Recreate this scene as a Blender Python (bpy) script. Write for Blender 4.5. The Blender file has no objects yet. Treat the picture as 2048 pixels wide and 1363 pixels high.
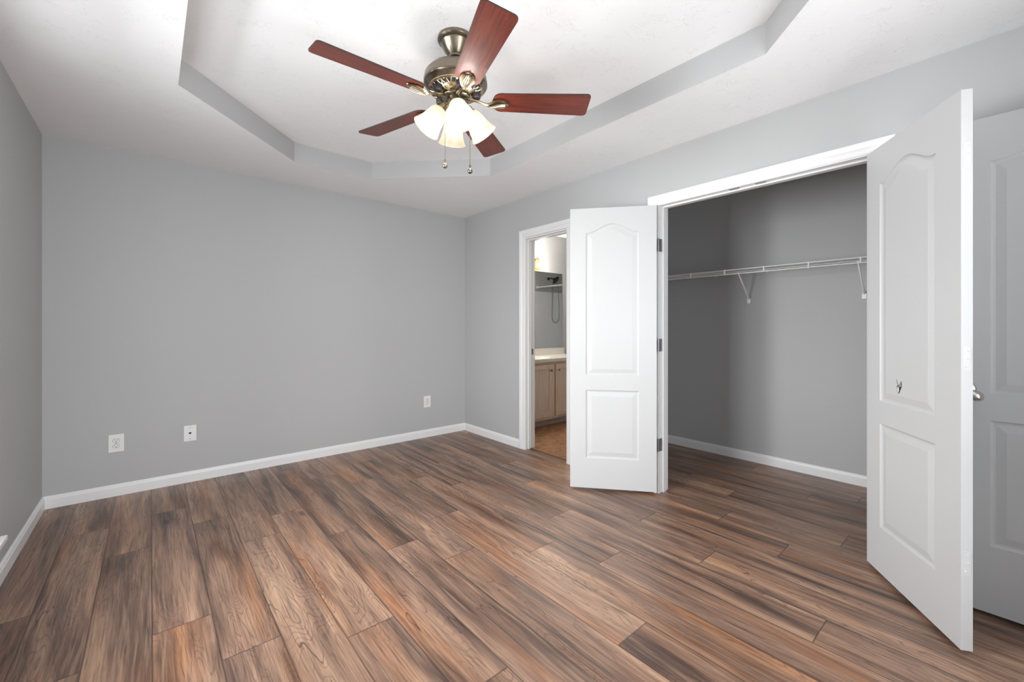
import bpy, bmesh, math, random
from mathutils import Vector, Matrix
S = bpy.context.scene
C = S.collection
PI = math.pi
random.seed(7)

# ------------------------------------------------------------------ camera
F_PX, HORIZON, CAM_H = 850.0, 652.5, 1.19
YAW = math.atan2(.648, .7615)
cam = bpy.data.cameras.new('camera'); cam.sensor_width = 36; cam.sensor_fit = 'HORIZONTAL'
cam.lens = 36*F_PX/2048; cam.shift_y = -(681.5-HORIZON)/2048; cam.clip_start = .02
co = bpy.data.objects.new('camera', cam); C.objects.link(co)
co.location = (0, 0, CAM_H); co.rotation_euler = (PI/2, 0, -YAW)
S.camera = co
S.view_settings.view_transform = 'Standard'; S.view_settings.look = 'None'
S.view_settings.gamma = 1; S.view_settings.use_curve_mapping = False
S.view_settings.exposure = 0.14

# ------------------------------------------------------------------ sky and daylight
W = bpy.data.worlds.new('sky'); S.world = W; W.use_nodes = True
bg = W.node_tree.nodes['Background']; bg.inputs[0].default_value = (.86, .93, 1, 1); bg.inputs[1].default_value = 1.6
def area(name, loc, rot, sx, sy, power, color=(1, 1, 1), spread=180):
    l = bpy.data.lights.new(name, 'AREA'); l.shape = 'RECTANGLE'; l.size = sx; l.size_y = sy
    l.energy = power; l.color = color; l.spread = math.radians(spread)
    o = bpy.data.objects.new(name, l); C.objects.link(o); o.location = loc; o.rotation_euler = rot
    return o
# daylight through the window in the west wall and an added, unseen one behind the camera: bright sky, and upward ground panels added to brighten the ceiling
area('sky_west', (-3.0, 2.05, 1.5), (0, -PI/2, 0), 2.4, 1.9, 205, (.955, .98, 1))
area('sky_west.001', (-3.0, 3.4, 1.5), (0, -PI/2, 0), 2.4, 1.6, 300, (.955, .98, 1))
area('sky_west.002', (-3.0, .6, 1.5), (0, -PI/2, 0), 2.4, 1.6, 110, (.955, .98, 1))
area('ground_fill_west', (-2.0, 1.99, -.8), (PI, 0, 0), 1.8, 4.0, 80, (.97, .985, 1))  # upward panel added to lift the ceiling
area('sky_fill_south', (.74, -2.6, 1.5), (PI/2, 0, 0), 3.4, 2.4, 190, (.955, .98, 1))  # fill for the room, shining through the added south window
area('ground_fill_south', (.74, -1.9, -.8), (PI, 0, 0), 4.0, 2.0, 220, (.97, .985, 1))  # added upward fill for the ceiling, through the added south window
area('ground_fill_south_far', (.74, -5.2, -.9), (PI, 0, 0), 8.0, 7.0, 260, (.97, .985, 1))  # same added fill from further out, reaching deeper along the ceiling

# ------------------------------------------------------------------ helpers
def tag(o, label=None, cat=None, group=None, kind=None):
    if label: o['label'] = label
    if cat: o['category'] = cat
    if group: o['group'] = group
    if kind: o['kind'] = kind
    return o
def link(name, bm, mat, parent=None, smooth=False, bevel=0):
    bmesh.ops.remove_doubles(bm, verts=bm.verts, dist=1e-6)
    bmesh.ops.recalc_face_normals(bm, faces=bm.faces)
    me = bpy.data.meshes.new(name); bm.to_mesh(me); bm.free()
    for m in (mat if isinstance(mat, (list, tuple)) else [mat]): me.materials.append(m)
    o = bpy.data.objects.new(name, me); C.objects.link(o)
    if parent: o.parent = parent
    if smooth:
        for p in me.polygons: p.use_smooth = True
        try: me.set_sharp_from_angle(angle=math.radians(38))
        except Exception: pass
    if bevel:
        b = o.modifiers.new('bevel', 'BEVEL'); b.width = bevel; b.segments = 2; b.limit_method = 'ANGLE'; b.angle_limit = math.radians(50)
    return o
def empty(name, loc, rz=0):
    o = bpy.data.objects.new(name, None); C.objects.link(o); o.location = loc; o.rotation_euler = (0, 0, rz)
    o.empty_display_size = .1
    return o
def box(bm, x0, x1, y0, y1, z0, z1, mi=0, M=None):
    v = [bm.verts.new((x, y, z)) for x in (x0, x1) for y in (y0, y1) for z in (z0, z1)]
    if M:
        for q in v: q.co = M @ q.co
    for f in ((0,1,3,2),(4,6,7,5),(0,4,5,1),(2,3,7,6),(0,2,6,4),(1,5,7,3)):
        bm.faces.new([v[i] for i in f]).material_index = mi
def B(*boxes):
    bm = bmesh.new()
    for b in boxes: box(bm, *b)
    return bm
def lathe(bm, prof, seg=40, M=Matrix(), mi=0, closed=False):
    rings = []
    for r, z in prof:
        if r < 1e-5: rings.append([bm.verts.new(M @ Vector((0, 0, z)))])
        else: rings.append([bm.verts.new(M @ Vector((r*math.cos(2*PI*i/seg), r*math.sin(2*PI*i/seg), z))) for i in range(seg)])
    for a, b in zip(rings, rings[1:]):
        for i in range(seg):
            j = (i+1) % seg
            if len(a) == 1 and len(b) == 1: continue
            if len(a) == 1: f = bm.faces.new((a[0], b[i], b[j]))
            elif len(b) == 1: f = bm.faces.new((a[i], a[j], b[0]))
            else: f = bm.faces.new((a[i], a[j], b[j], b[i]))
            f.material_index = mi
def L(prof, seg=40, M=Matrix()):
    bm = bmesh.new(); lathe(bm, prof, seg, M); return bm
def tube(bm, pts, r, seg=8, mi=0, cap=True):
    pts = [Vector(p) for p in pts]; rings = []; n = len(pts)
    rr = r if isinstance(r, (list, tuple)) else [r]*n
    t0 = (pts[1]-pts[0]).normalized()
    up = Vector((0, 0, 1)) if abs(t0.z) < .9 else Vector((1, 0, 0))
    side = t0.cross(up).normalized()
    for i, p in enumerate(pts):
        t = (pts[min(i+1, n-1)]-pts[max(i-1, 0)]).normalized()
        side = (side-t*side.dot(t)).normalized(); u = side.cross(t)
        rings.append([bm.verts.new(p+(side*math.cos(2*PI*k/seg)+u*math.sin(2*PI*k/seg))*rr[i]) for k in range(seg)])
    for a, b in zip(rings, rings[1:]):
        for k in range(seg): bm.faces.new((a[k], a[(k+1) % seg], b[(k+1) % seg], b[k])).material_index = mi
    if cap:
        bm.faces.new(rings[0]).material_index = mi; bm.faces.new(rings[-1]).material_index = mi
def T(*args, **k):
    bm = bmesh.new(); tube(bm, *args, **k); return bm
def axis_matrix(p, d):
    return Matrix.Translation(p) @ Vector(d).normalized().to_track_quat('Z', 'Y').to_matrix().to_4x4()

# ------------------------------------------------------------------ materials
def lin(c): return tuple(((v/255+.055)/1.055)**2.4 if v > 10 else v/255/12.92 for v in c)+(1,)
def mat(name, col, rough=.5, metal=0, spec=.5, **k):
    m = bpy.data.materials.new(name); m.use_nodes = True
    p = m.node_tree.nodes['Principled BSDF']
    p.inputs['Base Color'].default_value = col if len(col) == 4 else tuple(col)+(1,)
    p.inputs['Roughness'].default_value = rough; p.inputs['Metallic'].default_value = metal
    p.inputs['Specular IOR Level'].default_value = spec
    for a, v in k.items(): p.inputs[a.replace('_', ' ')].default_value = v
    return m
def nd(m, typ, **k):
    n = m.node_tree.nodes.new(typ)
    for a, v in k.items(): setattr(n, a, v)
    return n
def lk(m, a, b): m.node_tree.links.new(a, b)
def bump(m, scale, strength, dist=.002, detail=3, typ='noise', rough=.5, distort=0):
    tc = nd(m, 'ShaderNodeTexCoord'); n = nd(m, 'ShaderNodeTexNoise')
    n.inputs['Scale'].default_value = scale; n.inputs['Detail'].default_value = detail; n.inputs['Roughness'].default_value = rough
    n.inputs['Distortion'].default_value = distort
    lk(m, tc.outputs['Object'], n.inputs['Vector'])
    b = nd(m, 'ShaderNodeBump'); b.inputs['Strength'].default_value = strength; b.inputs['Distance'].default_value = dist
    lk(m, n.outputs['Fac'], b.inputs['Height']); lk(m, b.outputs['Normal'], m.node_tree.nodes['Principled BSDF'].inputs['Normal'])
    return n, b
WALL = mat('grey wall paint', (.465, .467, .467), .55, spec=.3); bump(WALL, 240, .12, .001, 2)
CEIL = mat('white textured ceiling paint', (.90, .90, .90), .75, spec=.2)
def ceiling_nodes(m):                                   # slap brush texture: short curved ridges
    tc = nd(m, 'ShaderNodeTexCoord')
    n1 = nd(m, 'ShaderNodeTexNoise'); n1.inputs['Scale'].default_value = 30; n1.inputs['Detail'].default_value = 3; n1.inputs['Distortion'].default_value = 1.0
    n2 = nd(m, 'ShaderNodeTexNoise'); n2.inputs['Scale'].default_value = 13; n2.inputs['Detail'].default_value = 2
    for n in (n1, n2): lk(m, tc.outputs['Object'], n.inputs['Vector'])
    r1 = nd(m, 'ShaderNodeValToRGB'); r1.color_ramp.interpolation = 'EASE'
    e = r1.color_ramp.elements; e[0].position = .47; e[0].color = (0, 0, 0, 1); e[1].position = .53; e[1].color = (0, 0, 0, 1)
    k = e.new(.50); k.color = (1, 1, 1, 1)
    r2 = nd(m, 'ShaderNodeValToRGB'); r2.color_ramp.elements[0].position = .48; r2.color_ramp.elements[1].position = .66
    lk(m, n1.outputs['Fac'], r1.inputs[0]); lk(m, n2.outputs['Fac'], r2.inputs[0])
    mu = nd(m, 'ShaderNodeMath', operation='MULTIPLY'); lk(m, r1.outputs[0], mu.inputs[0]); lk(m, r2.outputs[0], mu.inputs[1])
    b = nd(m, 'ShaderNodeBump'); b.inputs['Strength'].default_value = .5; b.inputs['Distance'].default_value = .003
    lk(m, mu.outputs[0], b.inputs['Height']); lk(m, b.outputs['Normal'], m.node_tree.nodes['Principled BSDF'].inputs['Normal'])
ceiling_nodes(CEIL)
TRIM = mat('white semi gloss trim paint', (.80, .80, .80), .32, spec=.5)
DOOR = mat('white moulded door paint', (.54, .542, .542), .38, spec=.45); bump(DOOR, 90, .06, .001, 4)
STEEL = mat('dull steel', (.30, .30, .31), .38, 1)
CHROME = mat('satin nickel', (.62, .61, .59), .22, 1)
BRASS = mat('antique brass', (.25, .215, .165), .28, 1); 
BRASSL = mat('polished antique brass', (.46, .39, .28), .2, 1)
RUBBER = mat('dark rubber', (.035, .03, .03), .6)
DARK = mat('dark vent recess', (.02, .018, .015), .7)
PLATE = mat('white plastic plate', (.80, .80, .78), .35)
SLOT = mat('black slot', (.01, .01, .01), .6)
WIRE = mat('white vinyl coated wire', (.88, .88, .88), .4)
CTOP = mat('cream cultured marble', (.78, .74, .67), .2)
ACRY = mat('white acrylic surround', (.74, .76, .78), .25)
MIRR = mat('mirror glass', (.9, .92, .92), .015, 1)
BLACK = mat('oil rubbed bronze', (.03, .027, .025), .35, .6)
HOSE = mat('grey metal hose', (.25, .25, .25), .35, .9)

def wood_maple():
    m = mat('pickled oak', (.55, .40, .28), .42)
    tc = nd(m, 'ShaderNodeTexCoord'); mp = nd(m, 'ShaderNodeMapping'); mp.inputs['Scale'].default_value = (60, 60, 4)
    n = nd(m, 'ShaderNodeTexNoise'); n.inputs['Scale'].default_value = 1; n.inputs['Detail'].default_value = 5
    r = nd(m, 'ShaderNodeValToRGB'); r.color_ramp.elements[0].position = .3; r.color_ramp.elements[1].position = .7
    r.color_ramp.elements[0].color = (.68, .54, .42, 1); r.color_ramp.elements[1].color = (.82, .69, .57, 1)
    lk(m, tc.outputs['Object'], mp.inputs['Vector']); lk(m, mp.outputs[0], n.inputs['Vector']); lk(m, n.outputs['Fac'], r.inputs[0])
    lk(m, r.outputs[0], m.node_tree.nodes['Principled BSDF'].inputs['Base Color'])
    return m
OAK = wood_maple()
OAKD = mat('oak cabinet frame edge', (.50, .27, .12), .45)

def wood_blade():
    m = mat('red mahogany blade', (.2, .03, .01), .40, spec=.75)
    tc = nd(m, 'ShaderNodeTexCoord'); mp = nd(m, 'ShaderNodeMapping'); mp.inputs['Scale'].default_value = (5, 70, 70)
    n = nd(m, 'ShaderNodeTexNoise'); n.inputs['Scale'].default_value = 1; n.inputs['Detail'].default_value = 4; n.inputs['Distortion'].default_value = .4
    r = nd(m, 'ShaderNodeValToRGB'); r.color_ramp.elements[0].position = .32; r.color_ramp.elements[1].position = .72
    r.color_ramp.elements[0].color = (.075, .010, .006, 1); r.color_ramp.elements[1].color = (.21, .032, .013, 1)
    lk(m, tc.outputs['Object'], mp.inputs['Vector']); lk(m, mp.outputs[0], n.inputs['Vector']); lk(m, n.outputs['Fac'], r.inputs[0])
    # pale dust specks near the tips
    v = nd(m, 'ShaderNodeTexVoronoi'); v.inputs['Scale'].default_value = 95; lk(m, tc.outputs['Object'], v.inputs['Vector'])
    lt = nd(m, 'ShaderNodeMath', operation='LESS_THAN'); lt.inputs[1].default_value = .10; lk(m, v.outputs['Distance'], lt.inputs[0])
    sx = nd(m, 'ShaderNodeSeparateXYZ'); lk(m, tc.outputs['Object'], sx.inputs[0])
    mr = nd(m, 'ShaderNodeMapRange'); mr.inputs[1].default_value = .50; mr.inputs[2].default_value = .64; lk(m, sx.outputs[0], mr.inputs[0])
    sr = nd(m, 'ShaderNodeSeparateColor'); lk(m, v.outputs['Color'], sr.inputs[0])
    l2 = nd(m, 'ShaderNodeMath', operation='LESS_THAN'); lk(m, sr.outputs[0], l2.inputs[0]); mm = nd(m, 'ShaderNodeMath', operation='MULTIPLY'); mm.inputs[1].default_value = .35
    lk(m, mr.outputs[0], mm.inputs[0]); lk(m, mm.outputs[0], l2.inputs[1])
    m2 = nd(m, 'ShaderNodeMath', operation='MULTIPLY'); lk(m, lt.outputs[0], m2.inputs[0]); lk(m, l2.outputs[0], m2.inputs[1])
    mx = nd(m, 'ShaderNodeMix', data_type='RGBA'); lk(m, m2.outputs[0], mx.inputs[0]); lk(m, r.outputs[0], mx.inputs[6]); mx.inputs[7].default_value = (.5, .4, .3, 1)
    lk(m, mx.outputs[2], m.node_tree.nodes['Principled BSDF'].inputs['Base Color'])
    return m
BLADE = wood_blade()
BEDGE = mat('dark blade edge', (.03, .012, .008), .5)

def glow(name, col, e, base=(.9, .85, .7)):
    m = mat(name, base, .35)
    p = m.node_tree.nodes['Principled BSDF']
    p.inputs['Emission Color'].default_value = col+(1,); p.inputs['Emission Strength'].default_value = e
    return m
def lit_glass(name, col, e, clear, tint=(1, 1, 1), base=(.10, .09, .07)):
    # frosted glass: part of the bulb's light goes straight through, the rest scatters
    m = bpy.data.materials.new(name); m.use_nodes = True
    nt = m.node_tree; nt.nodes.clear()
    o = nt.nodes.new('ShaderNodeOutputMaterial'); t = nt.nodes.new('ShaderNodeBsdfTransparent'); t.inputs[0].default_value = tint+(1,)
    p = nt.nodes.new('ShaderNodeBsdfPrincipled'); p.inputs['Base Color'].default_value = base+(1,); p.inputs['Roughness'].default_value = .3
    p.inputs['Emission Color'].default_value = col+(1,); p.inputs['Emission Strength'].default_value = e
    x = nt.nodes.new('ShaderNodeMixShader'); x.inputs[0].default_value = 1-clear
    nt.links.new(t.outputs[0], x.inputs[1]); nt.links.new(p.outputs[0], x.inputs[2]); nt.links.new(x.outputs[0], o.inputs[0])
    return m
SHADE = lit_glass('frosted alabaster glass, lit', (1, .84, .58), .60, .25)
SHADEIN = lit_glass('frosted glass inner face, lit', (1, .90, .70), .65, .35)
BULB = lit_glass('lit bulb', (1, .96, .88), 4, .9)
AMBER = lit_glass('amber glass globe, lit', (1, .58, .22), .55, .4, (1, .8, .5))

def thin_glass():
    m = bpy.data.materials.new('window glass'); m.use_nodes = True
    nt = m.node_tree; nt.nodes.clear()
    o = nt.nodes.new('ShaderNodeOutputMaterial'); t = nt.nodes.new('ShaderNodeBsdfTransparent'); g = nt.nodes.new('ShaderNodeBsdfGlossy')
    g.inputs['Roughness'].default_value = .02; x = nt.nodes.new('ShaderNodeMixShader'); x.inputs[0].default_value = .06
    nt.links.new(t.outputs[0], x.inputs[1]); nt.links.new(g.outputs[0], x.inputs[2]); nt.links.new(x.outputs[0], o.inputs[0])
    return m
GLASS = thin_glass()

def bath_floor():
    m = mat('mottled brown vinyl', (.3, .13, .05), .4)
    tc = nd(m, 'ShaderNodeTexCoord'); n = nd(m, 'ShaderNodeTexNoise'); n.inputs['Scale'].default_value = 14; n.inputs['Detail'].default_value = 6; n.inputs['Roughness'].default_value = .7
    r = nd(m, 'ShaderNodeValToRGB'); r.color_ramp.elements[0].position = .35; r.color_ramp.elements[1].position = .68
    r.color_ramp.elements[0].color = (.16, .065, .028, 1); r.color_ramp.elements[1].color = (.46, .24, .12, 1)
    lk(m, tc.outputs['Object'], n.inputs['Vector']); lk(m, n.outputs['Fac'], r.inputs[0])
    lk(m, r.outputs[0], m.node_tree.nodes['Principled BSDF'].inputs['Base Color'])
    return m
BFLOOR = bath_floor()

PW, PL = .1893, 1.373
def floor_mat():
    m = mat('distressed oak laminate planks', (.3, .18, .12), .3, spec=.5)
    P = m.node_tree.nodes['Principled BSDF']
    uv = nd(m, 'ShaderNodeUVMap'); uv.uv_map = 'UVMap'
    at = nd(m, 'ShaderNodeVertexColor'); at.layer_name = 'plank'
    sc = nd(m, 'ShaderNodeSeparateColor'); lk(m, at.outputs['Color'], sc.inputs[0])
    su = nd(m, 'ShaderNodeSeparateXYZ'); lk(m, uv.outputs[0], su.inputs[0])
    def math_(op, a, b=None, c=None, clamp=False):
        n = nd(m, 'ShaderNodeMath', operation=op); n.use_clamp = clamp
        for i, q in enumerate((a, b, c)):
            if q is None: continue
            if isinstance(q, (int, float)): n.inputs[i].default_value = q
            else: lk(m, q, n.inputs[i])
        return n.outputs[0]
    offx = math_('MULTIPLY', sc.outputs[0], 37.0); offy = math_('MULTIPLY', sc.outputs[1], 53.0)
    def vec(sx, sy, zoff=0.0, warp=None, wa=0):
        c = nd(m, 'ShaderNodeCombineXYZ')
        u = su.outputs[0]
        if warp is not None: u = math_('MULTIPLY_ADD', warp, wa, u)
        lk(m, math_('MULTIPLY', math_('ADD', u, offx), sx), c.inputs[0])
        lk(m, math_('MULTIPLY', math_('ADD', su.outputs[1], offy), sy), c.inputs[1]); c.inputs[2].default_value = zoff
        return c.outputs[0]
    def noise(v, scale=1, detail=3, rough=.55, dist=0):
        n = nd(m, 'ShaderNodeTexNoise'); n.inputs['Scale'].default_value = scale; n.inputs['Detail'].default_value = detail
        n.inputs['Roughness'].default_value = rough; n.inputs['Distortion'].default_value = dist
        lk(m, v, n.inputs['Vector']); return n.outputs['Fac']
    def ramp(f, stops, interp='LINEAR'):
        r = nd(m, 'ShaderNodeValToRGB'); r.color_ramp.interpolation = interp; e = r.color_ramp.elements
        e[0].position, e[0].color = stops[0][0], stops[0][1]; e[1].position, e[1].color = stops[-1][0], stops[-1][1]
        for p, c in stops[1:-1]: k = e.new(p); k.color = c
        lk(m, f, r.inputs[0]); return r.outputs[0]
    def mix(f, a, b, bt='MIX'):
        n = nd(m, 'ShaderNodeMix', data_type='RGBA', blend_type=bt)
        for i, q in ((0, f), (6, a), (7, b)):
            if isinstance(q, (int, float, tuple)): n.inputs[i].default_value = q
            else: lk(m, q, n.inputs[i])
        return n.outputs[2]
    warp = noise(vec(5, 1.7, 3.1), 1, 2)
    warpc = math_('SUBTRACT', warp, .5)
    # broad streaks along the plank
    big = noise(vec(11, .9, 0, warpc, .07), 1, 4, .58, .35)
    tone = math_('ADD', big, math_('MULTIPLY_ADD', sc.outputs[2], .12, -.06))
    col = ramp(tone, [(.30, lin((80, 62, 54))), (.41, lin((122, 95, 80))), (.50, lin((147, 115, 96))), (.60, lin((170, 135, 111))), (.74, lin((194, 156, 126)))])
    # orange / grey drift
    hue = noise(vec(7, .7, 9.3), 1, 2)
    col = mix(ramp(hue, [(.50, (0, 0, 0, 1)), (.70, (1, 1, 1, 1))]), col, mix(1.0, col, lin((252, 222, 190)), 'MULTIPLY'))
    col = mix(ramp(hue, [(.28, (1, 1, 1, 1)), (.46, (0, 0, 0, 1))]), col, mix(1.0, col, lin((228, 232, 240)), 'MULTIPLY'))
    # cathedral rings: contour lines of a stretched field
    fld = noise(vec(9, 1.5, 5.7), 1, 1.5, .45, .3)
    rings = math_('SINE', math_('MULTIPLY', fld, 175.0))
    ringm = ramp(rings, [(.0, (0, 0, 0, 1)), (.55, (0, 0, 0, 1)), (1, (1, 1, 1, 1))])
    ringz = ramp(noise(vec(6, .9, 12.0), 1, 1), [(.42, (0, 0, 0, 1)), (.58, (1, 1, 1, 1))])
    rg = math_('MULTIPLY', math_('MULTIPLY', ringm, ringz), .42)
    col = mix(rg, col, lin((74, 54, 46)))
    # fine straight grain
    gr = noise(vec(170, 5, 2.2, warpc, .02), 1, 4, .65)
    col = mix(math_('MULTIPLY', ramp(gr, [(.48, (0, 0, 0, 1)), (.68, (1, 1, 1, 1))]), .62), col, lin((70, 52, 45)))
    gr2 = noise(vec(90, 3.2, 7.7, warpc, .03), 1, 3, .6)
    col = mix(math_('MULTIPLY', ramp(gr2, [(.50, (0, 0, 0, 1)), (.70, (1, 1, 1, 1))]), .28), col, lin((205, 170, 142)))
    # knots
    vo = nd(m, 'ShaderNodeTexVoronoi'); vo.inputs['Scale'].default_value = 1; vo.inputs['Randomness'].default_value = 1
    lk(m, vec(7, 2.4, 1.5, warpc, .04), vo.inputs['Vector'])
    vs = nd(m, 'ShaderNodeSeparateColor'); lk(m, vo.outputs['Color'], vs.inputs[0])
    pick = math_('GREATER_THAN', vs.outputs[0], .74)
    kn = math_('MULTIPLY', ramp(vo.outputs['Distance'], [(.05, (1, 1, 1, 1)), (.16, (0, 0, 0, 1))]), pick)
    col = mix(math_('MULTIPLY', kn, .75), col, lin((52, 38, 32)))
    halo = math_('MULTIPLY', ramp(vo.outputs['Distance'], [(.12, (1, 1, 1, 1)), (.42, (0, 0, 0, 1))]), pick)
    kr = math_('MULTIPLY', math_('MULTIPLY', ramp(math_('SINE', math_('MULTIPLY', vo.outputs['Distance'], 95.0)), [(.4, (0, 0, 0, 1)), (1, (1, 1, 1, 1))]), halo), .55)
    col = mix(kr, col, lin((70, 50, 42)))
    # long dark cracks
    cf = noise(vec(11, 1.3, 20.4), 1, 2.5, .5, .4)
    ck = ramp(math_('ABSOLUTE', math_('SUBTRACT', cf, .5)), [(.0, (1, 1, 1, 1)), (.0055, (0, 0, 0, 1))])
    cz = ramp(noise(vec(4, 2.0, 30.1), 1, 1), [(.54, (0, 0, 0, 1)), (.60, (1, 1, 1, 1))])
    crack = math_('MULTIPLY', ck, cz)
    col = mix(math_('MULTIPLY', crack, .8), col, lin((48, 35, 30)))
    # joints between planks
    v2 = nd(m, 'ShaderNodeUVMap'); v2.uv_map = 'Edge'; se = nd(m, 'ShaderNodeSeparateXYZ'); lk(m, v2.outputs[0], se.inputs[0])
    d1 = math_('MINIMUM', se.outputs[0], math_('SUBTRACT', PW, se.outputs[0]))
    d2 = math_('MINIMUM', se.outputs[1], math_('SUBTRACT', PL, se.outputs[1]))
    d = math_('MINIMUM', d1, d2)
    seam = ramp(d, [(.0009, (1, 1, 1, 1)), (.0022, (0, 0, 0, 1))])
    col = mix(math_('MULTIPLY', seam, .75), col, lin((40, 28, 24)))
    lk(m, col, P.inputs['Base Color'])
    h = math_('SUBTRACT', math_('SUBTRACT', 1.0, math_('MULTIPLY', gr, .5)), math_('ADD', math_('MULTIPLY', seam, 1.5), math_('ADD', crack, math_('MULTIPLY', rg, .6))))
    b = nd(m, 'ShaderNodeBump'); b.inputs['Strength'].default_value = .35; b.inputs['Distance'].default_value = .0008
    lk(m, h, b.inputs['Height']); lk(m, b.outputs['Normal'], P.inputs['Normal'])
    rr = nd(m, 'ShaderNodeMapRange'); rr.inputs[3].default_value = .27; rr.inputs[4].default_value = .42; lk(m, gr, rr.inputs[0]); lk(m, rr.outputs[0], P.inputs['Roughness'])
    return m
FLOOR = floor_mat()

# ------------------------------------------------------------------ room dimensions
WX, EX, SY, NY = -.537, 2.764, -.62, 4.087      # bedroom faces
CZ, TZ = 2.44, 2.585                            # lower ceiling, tray ceiling
TH = .116                                       # partition thickness
EX2 = EX+TH
CBX = 4.05                                      # closet back
CY0, CY1 = .12, 2.30                            # closet sides
BY0 = 2.42                                      # bathroom south side
BX1 = 6.22
CO0, CO1, DZ = .435, 1.640, 2.064               # closet opening
BO0, BO1 = 2.500, 3.055                         # bathroom opening
WY0, WY1, WZ0, WZ1 = 1.32, 2.66, .32, 2.14      # west window
def struct(name, bm, m, parent=None, **k):
    o = link(name, bm, m, parent, **k)
    if parent is None: o['kind'] = 'structure'
    return o

# floor: every plank in the one floor mesh, laid from the joints read in the photo
joint = {-1: 2.62, 0: 2.08, 1: 3.015, 2: 2.146, 3: 1.823, 4: 2.741, 5: 3.018, 6: 2.515, 7: 2.155, 8: 1.875, 9: 2.325, 10: 1.645,
         11: 1.343, 12: 1.859, 13: 1.017, 14: 1.474, 15: .785, 16: 1.17, 17: .60, 18: 1.293, 19: 1.67, 20: .917, 21: .675, 22: 1.4, 23: .2}
bm = bmesh.new(); uvl = bm.loops.layers.uv.new('UVMap'); ed = bm.loops.layers.uv.new('Edge'); cl = bm.loops.layers.color.new('plank')
for k, j in joint.items():
    x0 = -.373+PW*k
    n0 = math.floor((SY-j)/PL)
    for n in range(n0, n0+6):
        y0 = j+n*PL
        rnd = (random.random(), random.random(), random.random())
        for (ax, bx, ay, by) in ((WX-.02, EX+.056, SY-.02, NY+.02), (EX+.056, CBX+.02, CY0-.02, BY0-.06)):
            a, b, c, d = max(x0, ax), min(x0+PW, bx), max(y0, ay), min(y0+PL, by)
            if b-a < 1e-4 or d-c < 1e-4: continue
            vs = [bm.verts.new(p) for p in ((a, c, 0), (b, c, 0), (b, d, 0), (a, d, 0))]
            f = bm.faces.new(vs)
            for lp in f.loops:
                u, v = lp.vert.co.x-x0, lp.vert.co.y-y0
                lp[uvl].uv = (u, v); lp[ed].uv = (u, v); lp[cl] = rnd+(1,)
me = bpy.data.meshes.new('floor'); bm.to_mesh(me); bm.free(); me.materials.append(FLOOR)
fl = bpy.data.objects.new('floor', me); C.objects.link(fl); fl['kind'] = 'structure'
struct('floor_slab', B((WX-.1, CBX+.1, SY-.1, NY+.1, -.12, -.004), (CBX+.1, BX1+.1, BY0-.1, NY+.1, -.12, -.012)), DARK)
struct('floor_bathroom', B((EX+.056, BX1, BY0-.06, NY+.02, -.011, -.001)), BFLOOR)
struct('trim_threshold', B((EX+.046, EX+.066, BO0, BO1, -.001, .004)), mat('brown threshold strip', lin((96, 60, 36)), .4))

# ceilings
TRAY = [(.11, .73), (.83, .01), (1.43, .01), (2.15, .73), (2.15, 2.805), (1.435, 3.52), (.83, 3.52), (.11, 2.795)]
bm = bmesh.new()
outer = [(WX-.02, SY-.02), (EX+.02, SY-.02), (EX+.02, NY+.02), (WX-.02, NY+.02)]
ov = [bm.verts.new((x, y, CZ)) for x, y in outer]; tv = [bm.verts.new((x, y, CZ)) for x, y in TRAY]
for q in ((ov[0], ov[1], tv[2], tv[1]), (ov[1], tv[3], tv[2]), (ov[1], ov[2], tv[4], tv[3]), (ov[2], tv[5], tv[4]), (ov[2], ov[3], tv[6], tv[5]), (ov[3], tv[7], tv[6]), (ov[3], ov[0], tv[0], tv[7]), (ov[0], tv[1], tv[0])):
    bm.faces.new(q)
cx_, cy_ = 1.13, 1.765
struct('ceiling', bm, CEIL)
cen = [(x+(x-cx_)*.12, y+(y-cy_)*.12) for x, y in TRAY]
bm = bmesh.new()
a = [bm.verts.new((x, y, TZ)) for x, y in cen]; b = [bm.verts.new((x, y, TZ+.03)) for x, y in cen]
bm.faces.new(a); bm.faces.new(b)
for i in range(8): bm.faces.new((a[i], a[(i+1) % 8], b[(i+1) % 8], b[i]))
struct('ceiling_tray', bm, CEIL)
bm = bmesh.new()                                    # painted upright of the tray
for i in range(8):
    p, q = Vector(TRAY[i]), Vector(TRAY[(i+1) % 8]); n = Vector(((q-p).y, -(q-p).x)).normalized()*.02
    pm, qm = p-Vector((cx_, cy_)), q-Vector((cx_, cy_))
    po, qo = p+pm.normalized()*.022, q+qm.normalized()*.022
    vs = [bm.verts.new((*w, z)) for z in (CZ+.0008, TZ+.002) for w in (p, q, qo, po)]
    for f in ((0,1,2,3),(4,7,6,5),(0,4,5,1),(2,6,7,3)): bm.faces.new([vs[t] for t in f])
struct('wall_tray', bm, WALL)
struct('ceiling_closet', B((EX-.0, CBX+.1, CY0-.1, CY1+.1, CZ, CZ+.02)), CEIL)
struct('ceiling_bathroom', B((EX+.0, BX1+.1, BY0-.0, NY+.1, CZ+.0, CZ+.021)), CEIL)

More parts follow.
